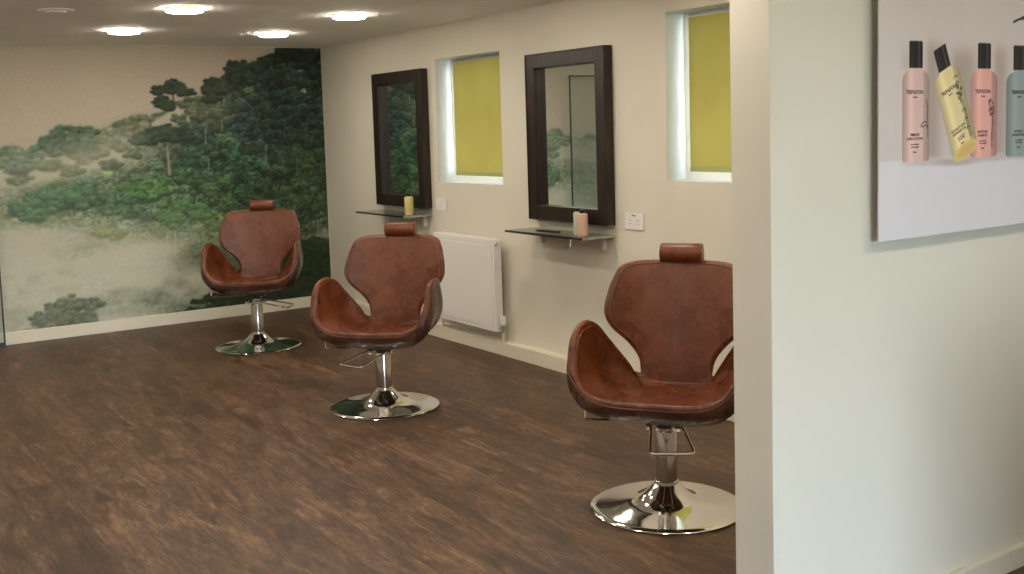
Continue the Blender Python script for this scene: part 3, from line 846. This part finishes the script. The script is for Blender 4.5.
def pad(G, outdir, th, rim_n=7):
    """G: inner grid (rows, n, 3) from centre to rim. Returns closed mesh lists and the outer grid."""
    R_, n, _ = G.shape
    dr = np.gradient(G, axis=0)
    ds = (np.roll(G, -1, 1) - np.roll(G, 1, 1))
    N_ = np.cross(dr, ds); N_ /= np.linalg.norm(N_, axis=2, keepdims=True) + 1e-12
    N_[:2] = N_[2:3].mean(1, keepdims=True); N_ /= np.linalg.norm(N_, axis=2, keepdims=True) + 1e-12
    s = np.sign((N_ * outdir(G)).sum(2)); s = np.sign(np.median(s)); N_ *= s
    # smooth rim normals
    for _ in range(3): N_ = (np.roll(N_, 1, 1) + N_ * 2 + np.roll(N_, -1, 1)) / 4
    N_ /= np.linalg.norm(N_, axis=2, keepdims=True)
    O = G + N_ * th[..., None]
    tang = G[-1] - G[-2]; tang /= np.linalg.norm(tang, axis=1, keepdims=True)
    tang -= (tang * N_[-1]).sum(1, keepdims=True) * N_[-1]; tang /= np.linalg.norm(tang, axis=1, keepdims=True)
    rim = []
    r = th[-1] / 2
    mid = (G[-1] + O[-1]) / 2
    for k in range(1, rim_n):
        a = PI * k / rim_n
        rim.append(mid - N_[-1] * (r * math.cos(a))[:, None] + tang * (r * math.sin(a))[:, None])
    loops = list(G) + rim + list(O[::-1])
    return loops, O, N_

def loops_mesh(loops):
    n = loops[0].shape[0]; vs = np.concatenate(loops).tolist(); fs = []
    for i in range(len(loops) - 1):
        for k in range(n):
            k2 = (k + 1) % n
            fs.append((i * n + k, i * n + k2, (i + 1) * n + k2, (i + 1) * n + k))
    fs.append(tuple(range(n))[::-1]); fs.append(tuple((len(loops) - 1) * n + k for k in range(n)))
    return MB().add(vs, fs, True)

def sym(half):   # half: list from front centre (x=0) to rear centre (x=0), x>=0
    return half + [(-p[0],) + tuple(p[1:]) for p in half[-2:0:-1]]

def make_chair(label):
    t = thing('salon_chair', label, 'salon chair', (0, 0, 0), 0, 'brown leather salon chairs')
    # seat bucket with wrap-around arms
    half = [(0, -.245, .494), (.11, -.249, .495), (.205, -.248, .504), (.270, -.243, .532), (.314, -.232, .590), (.337, -.210, .658), (.349, -.182, .728), (.350, -.130, .763), (.343, -.062, .772),
            (.330, .006, .764), (.306, .062, .730), (.268, .102, .664), (.220, .132, .596), (.184, .153, .546), (.162, .172, .512), (.085, .196, .497), (0, .203, .494)]
    half = [(p[0] * (1 - .025 * min(1, max(0, (p[2] - .51) / .1)) - .06 * min(1, max(0, (p[2] - .60) / .15)) * min(1, max(.35, (.03 - p[1]) / .1))), p[1], p[2]) for p in half]
    B = catmull(sym(half), 6); n = len(B)
    c = np.array([0, .0, .468])
    rows = 18; G = np.zeros((rows, n, 3))
    armw = np.clip((B[:, 2] - .52) / .2, 0, 1)
    for i in range(rows):
        tt = .02 + .98 * i / (rows - 1)
        a = tt * PI / 2
        hfr = (math.sin(a) ** .74 + .075 * math.sin(PI * tt ** 1.3) ** 2 * armw)[:, None]; vfr = (1 - math.cos(a)) ** 1.12
        G[i, :, :2] = c[:2] + (B[:, :2] - c[:2]) * hfr
        G[i, :, 2] = c[2] + (B[:, 2] - c[2]) * vfr
    T_ = np.linspace(.02, 1, rows)
    armw = np.clip((B[:, 2] - .52) / .2, 0, 1)
    th = .030 + (1 - T_[:, None] ** 1.6) * (.058 - .010 * armw[None, :])
    loops, O, N_ = pad(G, lambda g: g - np.array([0, 0, 1.1]), th)
    seat = loops_mesh(loops[:rows + 4]) if False else loops_mesh(loops)
    so = seat.obj('seat_shell', M_LEATHER, t, autosmooth=80)
    so.data.materials.append(M_HIDE)
    for p in so.data.polygons:
        row = p.vertices[0] // n
        if min(v // n for v in p.vertices) >= rows + 5: p.material_index = 1
    # piping just inside the rim and another outside it
    k = G[-1] * .55 + G[-2] * .45 - N_[-1] * .001
    MB().tube(k.tolist(), .0032, 8, closed=True).obj('piping', M_PIPING, so)
    k = O[-1] * .7 + O[-2] * .3 + N_[-1] * .0005
    MB().tube(k.tolist(), .0028, 8, closed=True).obj('piping', M_PIPING, so)
    for side in (0, 1):
        j = min(range(n), key=lambda q: abs(B[q, 0] - (.285 if side else -.285)) + abs(B[q, 1] + .222))
        MB().tube((O[4:, j] + N_[4:, j] * .0003).tolist(), .0026, 6).obj('seam', M_SEAM, so)
    # backrest
    yc = lambda z: .190 + (z - .46) * .285
    half = [(0, .452), (.10, .452), (.154, .470), (.147, .540), (.158, .600), (.200, .656), (.262, .713), (.297, .780), (.289, .860), (.268, .930), (.245, .972), (.19, .988), (.10, .991), (0, .992)]
    S2 = catmull(sym([(p[0], p[1], 0) for p in half]), 6)[:, :2]; n = len(S2)
    cz = .74; rows = 16; G = np.zeros((rows, n, 3))
    for i in range(rows):
        tt = .02 + .98 * i / (rows - 1)
        x = S2[:, 0] * tt; z = cz + (S2[:, 1] - cz) * tt
        G[i, :, 0] = x; G[i, :, 2] = z; G[i, :, 1] = yc(z) - 1.0 * x ** 2 - .006 * (1 - tt ** 4)
    T_ = np.linspace(.02, 1, rows)
    th = np.repeat((.028 + (1 - T_ ** 2) * .022)[:, None], n, 1)
    loops, O, N_ = pad(G, lambda g: np.array([0, 1, 0.]) + g * 0, th)
    bo = loops_mesh(loops).obj('backrest', M_LEATHER, t, autosmooth=80)
    bo.data.materials.append(M_HIDE)
    for p in bo.data.polygons:
        if min(v // n for v in p.vertices) >= rows + 5: p.material_index = 1
    k = G[-1] * .6 + G[-2] * .4 - N_[-1] * .001
    MB().tube(k.tolist(), .003, 8, closed=True).obj('piping', M_PIPING, bo)
    k = O[-1] * .7 + O[-2] * .3 + N_[-1] * .0005
    MB().tube(k.tolist(), .0026, 8, closed=True).obj('piping', M_PIPING, bo)
    # headrest roll
    R_ = .045; L_ = .095
    prof = [(.001, -L_), (R_ * .62, -L_), (R_ * .86, -L_ + .003), (R_ * .97, -L_ + .010), (R_, -L_ + .02), (R_, L_ - .02), (R_ * .97, L_ - .010), (R_ * .86, L_ - .003), (R_ * .62, L_), (.001, L_)]
    ho = MB().lathe(prof, 40, (0, .357, 1.026), 'x').obj('headrest', M_LEATHER, t, autosmooth=60)
    for s in (-1, 1):
        ring = [(s * (L_ - .006), .357 + (R_ * .955) * math.cos(a), 1.026 + (R_ * .955) * math.sin(a)) for a in np.linspace(0, 2 * PI, 33)[:-1]]
        MB().tube(ring, .0024, 6, closed=True).obj('piping', M_PIPING, ho)
    m = MB()
    for s in (-1, 1): m.tube([(s * .045, .372, 1.0), (s * .045, .385, .95), (s * .045, .372, .87)], .006, 8)
    m.obj('headrest_bracket', M_CHROME2, ho)
    # under-seat mechanism
    m = MB().box(-.07, .07, -.08, .08, .368, .382)
    m.box(-.03, .03, -.05, .05, .345, .368)
    m.obj('mounting_plate', M_DARKMETAL, t, bevel=.003)
    for s in (-1, 1):
        MB().lathe([(.001, -.012), (.013, -.012), (.013, .012), (.001, .012)], 16, (s * .060, -.045, .352), 'x').obj('pivot_bolt', M_CHROME2, t)
    # column and base
    m = MB().lathe([(.030, .30), (.030, .366), (.001, .366)], 40)
    m.obj('piston', M_CHROME2, t)
    MB().lathe([(.045, .115), (.045, .325), (.042, .332), (.001, .332)], 48).obj('column', new_mat('brushed_column', (0.50, 0.46, 0.42, 1), .16, 1.0) if 'brushed_column' not in bpy.data.materials else bpy.data.materials['brushed_column'], t)
    MB().lathe([(.045, .104), (.049, .108), (.050, .113), (.049, .118), (.043, .122)], 48).obj('collar', M_CHROME, t)
    prof = [(.001, .002), (.316, .002), (.320, .004), (.321, .008), (.317, .012), (.29, .0155), (.24, .021), (.19, .027), (.155, .034), (.13, .042), (.108, .054), (.088, .070), (.070, .088), (.056, .102), (.046, .110), (.001, .110)]
    MB().lathe(prof, 96).obj('base_disc', M_CHROME, t, autosmooth=50)
    MB().lathe([(.001, 0), (.30, 0), (.30, .003), (.001, .003)], 64).obj('floor_gasket', M_BLACK, t)
    # pump lever: a loop of rod from both sides of the column
    m = MB()
    m.tube([(-.062, .01, .358), (-.066, -.05, .352), (-.086, -.245, .312), (-.082, -.260, .309), (.082, -.260, .309), (.086, -.245, .312), (.066, -.05, .352), (.062, .01, .358)], .0062, 10, smooth_path=2)
    m.tube([(-.072, -.262, .309), (.072, -.262, .309)], .0085, 10)
    m.tube([(-.066, 0, .356), (.066, 0, .356)], .012, 12)
    m.obj('pump_lever', M_CHROME, t)
    # side lever with turned-up end
    MB().tube([(-.06, -.06, .378), (-.20, -.10, .384), (-.300, -.13, .386), (-.312, -.134, .390), (-.315, -.135, .40), (-.315, -.135, .430)], .0055, 8, smooth_path=2).obj('side_lever', M_CHROME, t)
    return t

CH = [((2.9365, 3.2815), 234.7, 216.5, .003, 'nearest brown leather salon chair, in front on the right beside the partition end'),
      ((2.780, 5.551), 227.5, 251.8, -.018, 'middle brown leather salon chair, in front of the white radiator'),
      ((2.859, 7.800), 212.1, 128.0, .03, 'farthest brown leather salon chair, in front of the forest mural')]
OX = {.003: .004, -.018: .014, .03: .008}   # small sideways play of each seat on its piston
def settle(kids, rz, lever_az, dz):
    for nm, lst in kids.items():
        for o in lst:
            if nm in ('seat_shell', 'backrest', 'headrest', 'mounting_plate', 'side_lever', 'piston'): o.location.z = dz; o.location.x = OX[dz] if nm != 'piston' else 0
            if nm in ('pump_lever', 'pivot_bolt'):
                if nm == 'pump_lever': o.rotation_euler.z = (PI - math.radians(lever_az)) - rz
                o.location.z = min(dz, 0)
src = make_chair(CH[0][4])
dups = []
for i, ((x, y), az, la, dz, lab) in enumerate(CH):
    rz = PI - math.radians(az)
    if i: dups.append((dup(src, (x, y, 0), rz, lab, 'brown leather salon chairs')[1], rz, la, dz))
for d in dups: settle(*d)
(x, y), az, la, dz, lab = CH[0]
rz = PI - math.radians(az); src.location = (x, y, 0); src.rotation_euler = (0, 0, rz)
kids = {}
for ch in src.children: kids.setdefault(ch.name.split('.')[0], []).append(ch)
settle(kids, rz, la, dz)

# ------------------------------------------------------------------ poster on the partition
def paint_poster():
    C = Canvas(2.688, 3.72, 1.228, 2.05, .0022)
    X, Z = C.X, C.Z
    c = lambda r, g, b: np.array([r, g, b]) / 255.
    tab = 1.468
    up = c(196, 186, 184) + (fbm(X, Z, 3, 4, 2)[..., None] - .5) * .05
    dn = c(207, 203, 208) + (fbm(X, Z, 2, 3, 5)[..., None] - .5) * .03
    k = np.clip((Z - tab) / .008 + .5, 0, 1)[..., None]
    C.rgb = up * k + dn * (1 - k)
    def shadow(x0, x1, z0, z1, a, tint=(128, 108, 98)):
        m = 1 / (1 + np.exp(-(X - x0) / .008)) * 1 / (1 + np.exp((X - x1) / .014)) / (1 + np.exp((Z - z1) / .012)) / (1 + np.exp(-(Z - z0) / .004))
        m = m[..., None] * a; C.rgb = C.rgb * (1 - m) + c(*tint) * m
    # photographed cast shades that belong to the print
    shadow(2.92, 2.985, 1.470, 1.82, .55); shadow(3.05, 3.17, 1.475, 1.80, .50); shadow(3.28, 3.345, 1.470, 1.81, .50); shadow(3.50, 3.57, 1.470, 1.81, .5)
    shadow(2.80, 2.84, 1.74, 1.80, .25)
    for xa, xb in ((2.80, 3.02), (3.14, 3.36), (3.34, 3.58)):
        C.blob((xa + xb) / 2 + .02, 1.458, (xb - xa) / 2, .012, c(168, 158, 158), .55, .9)
    C.blob(3.08, 1.452, .10, .012, c(150, 140, 134), .6, .9)
    def bottle(T, col, capcol=(22, 22, 24), h=.285, w=.067, sh=.033, capw=.033, caph=.078):
        # T maps local (u across, v up) to panel
        def P(l): return [T(*q) for q in l]
        def shade(X_, Z_):
            u = TI(X_, Z_)[0] / w
            v = TI(X_, Z_)[1]
            lum = 1.0 - .30 * np.clip(np.abs(u) - .45, 0, 1) ** 1.2 * 1.4 + .07 * np.exp(-((u + .35) / .22) ** 2) - .10 * (u > .55)
            return np.clip(c(*col) * lum[..., None], 0, 1)
        ox, oz = T(0, 0); ux = np.array(T(1, 0)) - (ox, oz); vx = np.array(T(0, 1)) - (ox, oz)
        det = ux[0] * vx[1] - ux[1] * vx[0]
        def TI(X_, Z_):
            dx, dz = X_ - ox, Z_ - oz
            return (dx * vx[1] - dz * vx[0]) / det, (-dx * ux[1] + dz * ux[0]) / det
        body = [(-w + .006, 0), (0, -.004), (w - .006, 0), (w, .008), (w, h - .045)]
        for q in range(9):
            a = PI / 2 * q / 8; body.append((w - (w - sh) * (1 - math.cos(a)) if 0 else sh + (w - sh) * math.cos(a), h - .045 + .038 * math.sin(a)))
        body += [(sh, h), (-sh, h)]
        for q in range(8, -1, -1):
            a = PI / 2 * q / 8; body.append((-(sh + (w - sh) * math.cos(a)), h - .045 + .038 * math.sin(a)))
        body += [(-w, h - .045), (-w, .008)]
        C.poly(P(body), shade)
        def cs(X_, Z_):
            u = TI(X_, Z_)[0] / capw
            l = 1 + 2.2 * np.exp(-((u - .45) / .12) ** 2) + .8 * np.exp(-((u + .6) / .2) ** 2)
            return np.clip(c(*capcol) * l[..., None], 0, 1)
        C.poly(P([(-capw, h), (capw, h), (capw, h + caph), (capw - .004, h + caph + .003), (-capw + .004, h + caph + .003), (-capw, h + caph)]), cs)
        return P
    up_ = lambda x, z: (lambda u, v: (x + u, z + v))
    P1 = bottle(up_(2.866, 1.462), (206, 174, 168))
    P3 = bottle(up_(3.222, 1.462), (214, 160, 154), w=.074, capw=.036)
    P4 = bottle(up_(3.428, 1.458), (138, 150, 152), w=.081, capw=.041)
    a = .41
    def tilt(u, v): 
        return (3.123 + u * math.cos(a) - v * math.sin(a), 1.487 + u * math.sin(a) + v * math.cos(a))
    P2 = bottle(tilt, (216, 199, 152), w=.069, h=.280, capw=.033, caph=.070)
    # oval underside of the leaning bottle
    C.blob(3.124, 1.487, .069, .024, c(208, 180, 116), 1, .12, .41)
    C.blob(3.127, 1.486, .050, .014, c(192, 162, 98), .6, .4, .41)
    ink = c(40, 36, 36)
    def stroke(P, pts, w_=.0016, a_=.8, smooth=2):
        pts = [np.array(p, float) for p in pts]
        for _ in range(smooth):
            q = [pts[0]]
            for i in range(len(pts) - 1): q += [pts[i] * .75 + pts[i + 1] * .25, pts[i] * .25 + pts[i + 1] * .75]
            q.append(pts[-1]); pts = q
        for i in range(len(pts) - 1):
            L_ = np.linalg.norm(pts[i + 1] - pts[i]); m_ = max(1, int(L_ / .0015))
            for k_ in range(m_):
                p = pts[i] + (pts[i + 1] - pts[i]) * k_ / m_
                x, z = P([tuple(p)])[0]; C.blob(x, z, w_, w_, ink, a_, .8)
    rr = random.Random(3)
    # drawings near the right edge of each bottle
    stroke(P1, [(.052, .19), (.058, .16), (.056, .13), (.060, .09), (.060, .07)])
    stroke(P1, [(.056, .118), (.040, .122), (.022, .108), (.034, .104), (.052, .112), (.060, .10)])
    for P, w_ in ((P2, .070), (P3, .074), (P4, .081)):
        x0 = w_ * .62
        stroke(P, [(x0, .03), (x0 - .004, .07), (x0 + .004, .11), (x0, .15)], .0017)
        stroke(P, [(x0 + .008, .03), (x0 + .006, .08), (x0 + .010, .13)], .0015)
        top = .165 if P is not P2 else .19
        for k_ in range(15):
            aa = rr.uniform(0, 2 * PI); r_ = rr.uniform(.008, .028); cx_, cz_ = x0 - .002 + r_ * .6 * math.cos(aa), top + r_ * math.sin(aa) * 1.1
            stroke(P, [(cx_ - .005, cz_), (cx_, cz_ + .006), (cx_ + .005, cz_), (cx_, cz_ - .006), (cx_ - .005, cz_)], .0014, .75, 1)
        if P is P2:
            for z_ in (.06, .09, .12, .15, .215, .235):
                stroke(P, [(x0 - .012, z_), (x0 - .002, z_ + .008), (x0 + .008, z_ - .002)], .0016)
    # leaf tips at the top right
    stroke(lambda l: l, [(3.385, 1.900), (3.42, 1.912), (3.47, 1.915), (3.52, 1.905)], .0035, .95)
    stroke(lambda l: l, [(3.43, 1.915), (3.50, 1.93), (3.58, 1.95)], .0035, .95)
    return C, (P1, P2, P3, P4)
C, PS = paint_poster()
poster = thing('poster', 'large pale product poster of four tall bottles on the partition wall', 'poster', (0, 0, 0))
panel = C.to_obj('poster_panel', attr_mat('poster_print', .35, 1.12), 2.040, .004, poster)
for x in (2.80, 3.60):
    for z in (1.34, 1.95): MB().lathe([(.001, 2.044), (.012, 2.044), (.012, 2.0799), (.001, 2.0799)], 16, (x, 0, z), 'y').obj('wall_mount', M_CHROME2, poster)

# printed words, laid on the panel
M_INK = new_mat('black_print_ink', (0.035, 0.03, 0.03, 1), .5)
def word(txt, size, P, u, v, rot=0.0, name='printed_text', mat=M_INK, xs=1.0):
    cu = bpy.data.curves.new(name, 'FONT'); cu.body = txt; cu.size = size; cu.align_x = 'CENTER'; cu.offset = .0004 * size / .02
    cu.extrude = .00015
    tmp = bpy.data.objects.new('tmp', cu); COL.objects.link(tmp)
    bpy.context.view_layer.update()
    dg = bpy.context.evaluated_depsgraph_get()
    me = bpy.data.meshes.new_from_object(tmp.evaluated_get(dg)); me.name = name
    bpy.data.objects.remove(tmp)
    o = bpy.data.objects.new(name, me); COL.objects.link(o)
    me.materials.clear(); me.materials.append(mat)
    x, z = P([(u, v)])[0]
    o.matrix_basis = Matrix.Translation((x, 2.0396, z)) @ Matrix.Rotation(-rot, 4, 'Y') @ Matrix.Rotation(PI / 2, 4, 'X') @ Matrix.Diagonal((xs, 1, 1, 1))
    o.parent = poster
    return o
for P, rot, bot in ((PS[0], 0, ('TREPADORA', 'TIMELESS', 'CURLS LOTION')), (PS[1], .41, ('TREPADORA', 'BOUNCY CURL', 'DEFINING GEL')), (PS[2], 0, ('TREPADORA', 'MOISTURE', 'SHAMPOO')), (PS[3], 0, ('TREPADORA', 'HYDRATE', 'CONDITIONER'))):
    word(bot[0], .0175, P, -.006, .206, rot, xs=.86)
    word('london', .008, P, -.004, .194, rot)
    word(bot[1], .0115, P, -.006, .078, rot)
    word(bot[2], .0115, P, -.006, .066, rot)
    word('for curly hair', .0075, P, -.004, .050, rot)
    word('soft and light', .0075, P, -.004, .042, rot)
    word('250ml', .0075, P, -.006, .026, rot)

PR = Vector((3.204, 2.08, 1.228))
poster.location = PR
for ch in poster.children: ch.matrix_basis = Matrix.Translation(-PR) @ ch.matrix_basis

# ------------------------------------------------------------------ daylight
wd = bpy.data.worlds.new('overcast'); SC.world = wd; wd.use_nodes = True
nt = wd.node_tree; bg = nt.nodes['Background']
tc = nt.nodes.new('ShaderNodeTexCoord'); sp = nt.nodes.new('ShaderNodeSeparateXYZ')
nt.links.new(tc.outputs['Generated'], sp.inputs[0])
r = ramp(nt, sp.outputs[2], [(0.0, (0.16, 0.17, 0.16, 1)), (0.03, (0.73, 0.76, 0.93, 1)), (1.0, (0.91, 0.94, 1.12, 1))])
nt.links.new(r.outputs[0], bg.inputs['Color'])
WORLD_S = 14.0
bg.inputs['Strength'].default_value = WORLD_S

def portal(name, loc, rot, sx, sy):
    l = bpy.data.lights.new(name, 'AREA'); l.shape = 'RECTANGLE'; l.size = sx; l.size_y = sy
    l.cycles.is_portal = True
    o = bpy.data.objects.new(name, l); COL.objects.link(o); o.location = loc; o.rotation_euler = rot
    return o
for (y0, y1, z0, z1) in WINS:
    portal('daylight_portal', (XW + .31, (y0 + y1) / 2, (z0 + z1) / 2), (0, PI / 2, 0), z1 - z0, y1 - y0)
portal('daylight_portal', ((SFX0 + SFX1) / 2, YF - .21, (SFZ0 + SFZ1) / 2), (PI / 2, 0, 0), SFX1 - SFX0, SFZ1 - SFZ0)

# ------------------------------------------------------------------ camera
cam = bpy.data.cameras.new('camera'); co = bpy.data.objects.new('camera', cam); COL.objects.link(co)
Rc = [[0.8290167788880353, -0.5583873548844382, -0.030573554375757508], [-0.07664461302460979, -0.05929576097469749, -0.9952937335403738], [0.5539465530322532, 0.8274585032710049, -0.0919545634979213]]
right, down, fwd = (Vector(v) for v in Rc)
mw = Matrix.Identity(4)
for k in range(3):
    mw[k][0] = right[k]; mw[k][1] = -down[k]; mw[k][2] = -fwd[k]
mw.translation = Vector((0, 0, 1.6))
co.matrix_world = mw
cam.sensor_fit = 'HORIZONTAL'; cam.sensor_width = 36; cam.lens = 1069.65 * 36 / 1024
cam.shift_y = -59.48 / 1024
cam.clip_start = .05
SC.camera = co
SC.view_settings.view_transform = 'Standard'; SC.view_settings.look = 'None'
SC.view_settings.gamma = 1.0; SC.view_settings.use_curve_mapping = False
SC.view_settings.exposure = 1.15
SC.cycles.use_denoising = True
SC.cycles.max_bounces = 10
SC.cycles.sample_clamp_indirect = 6
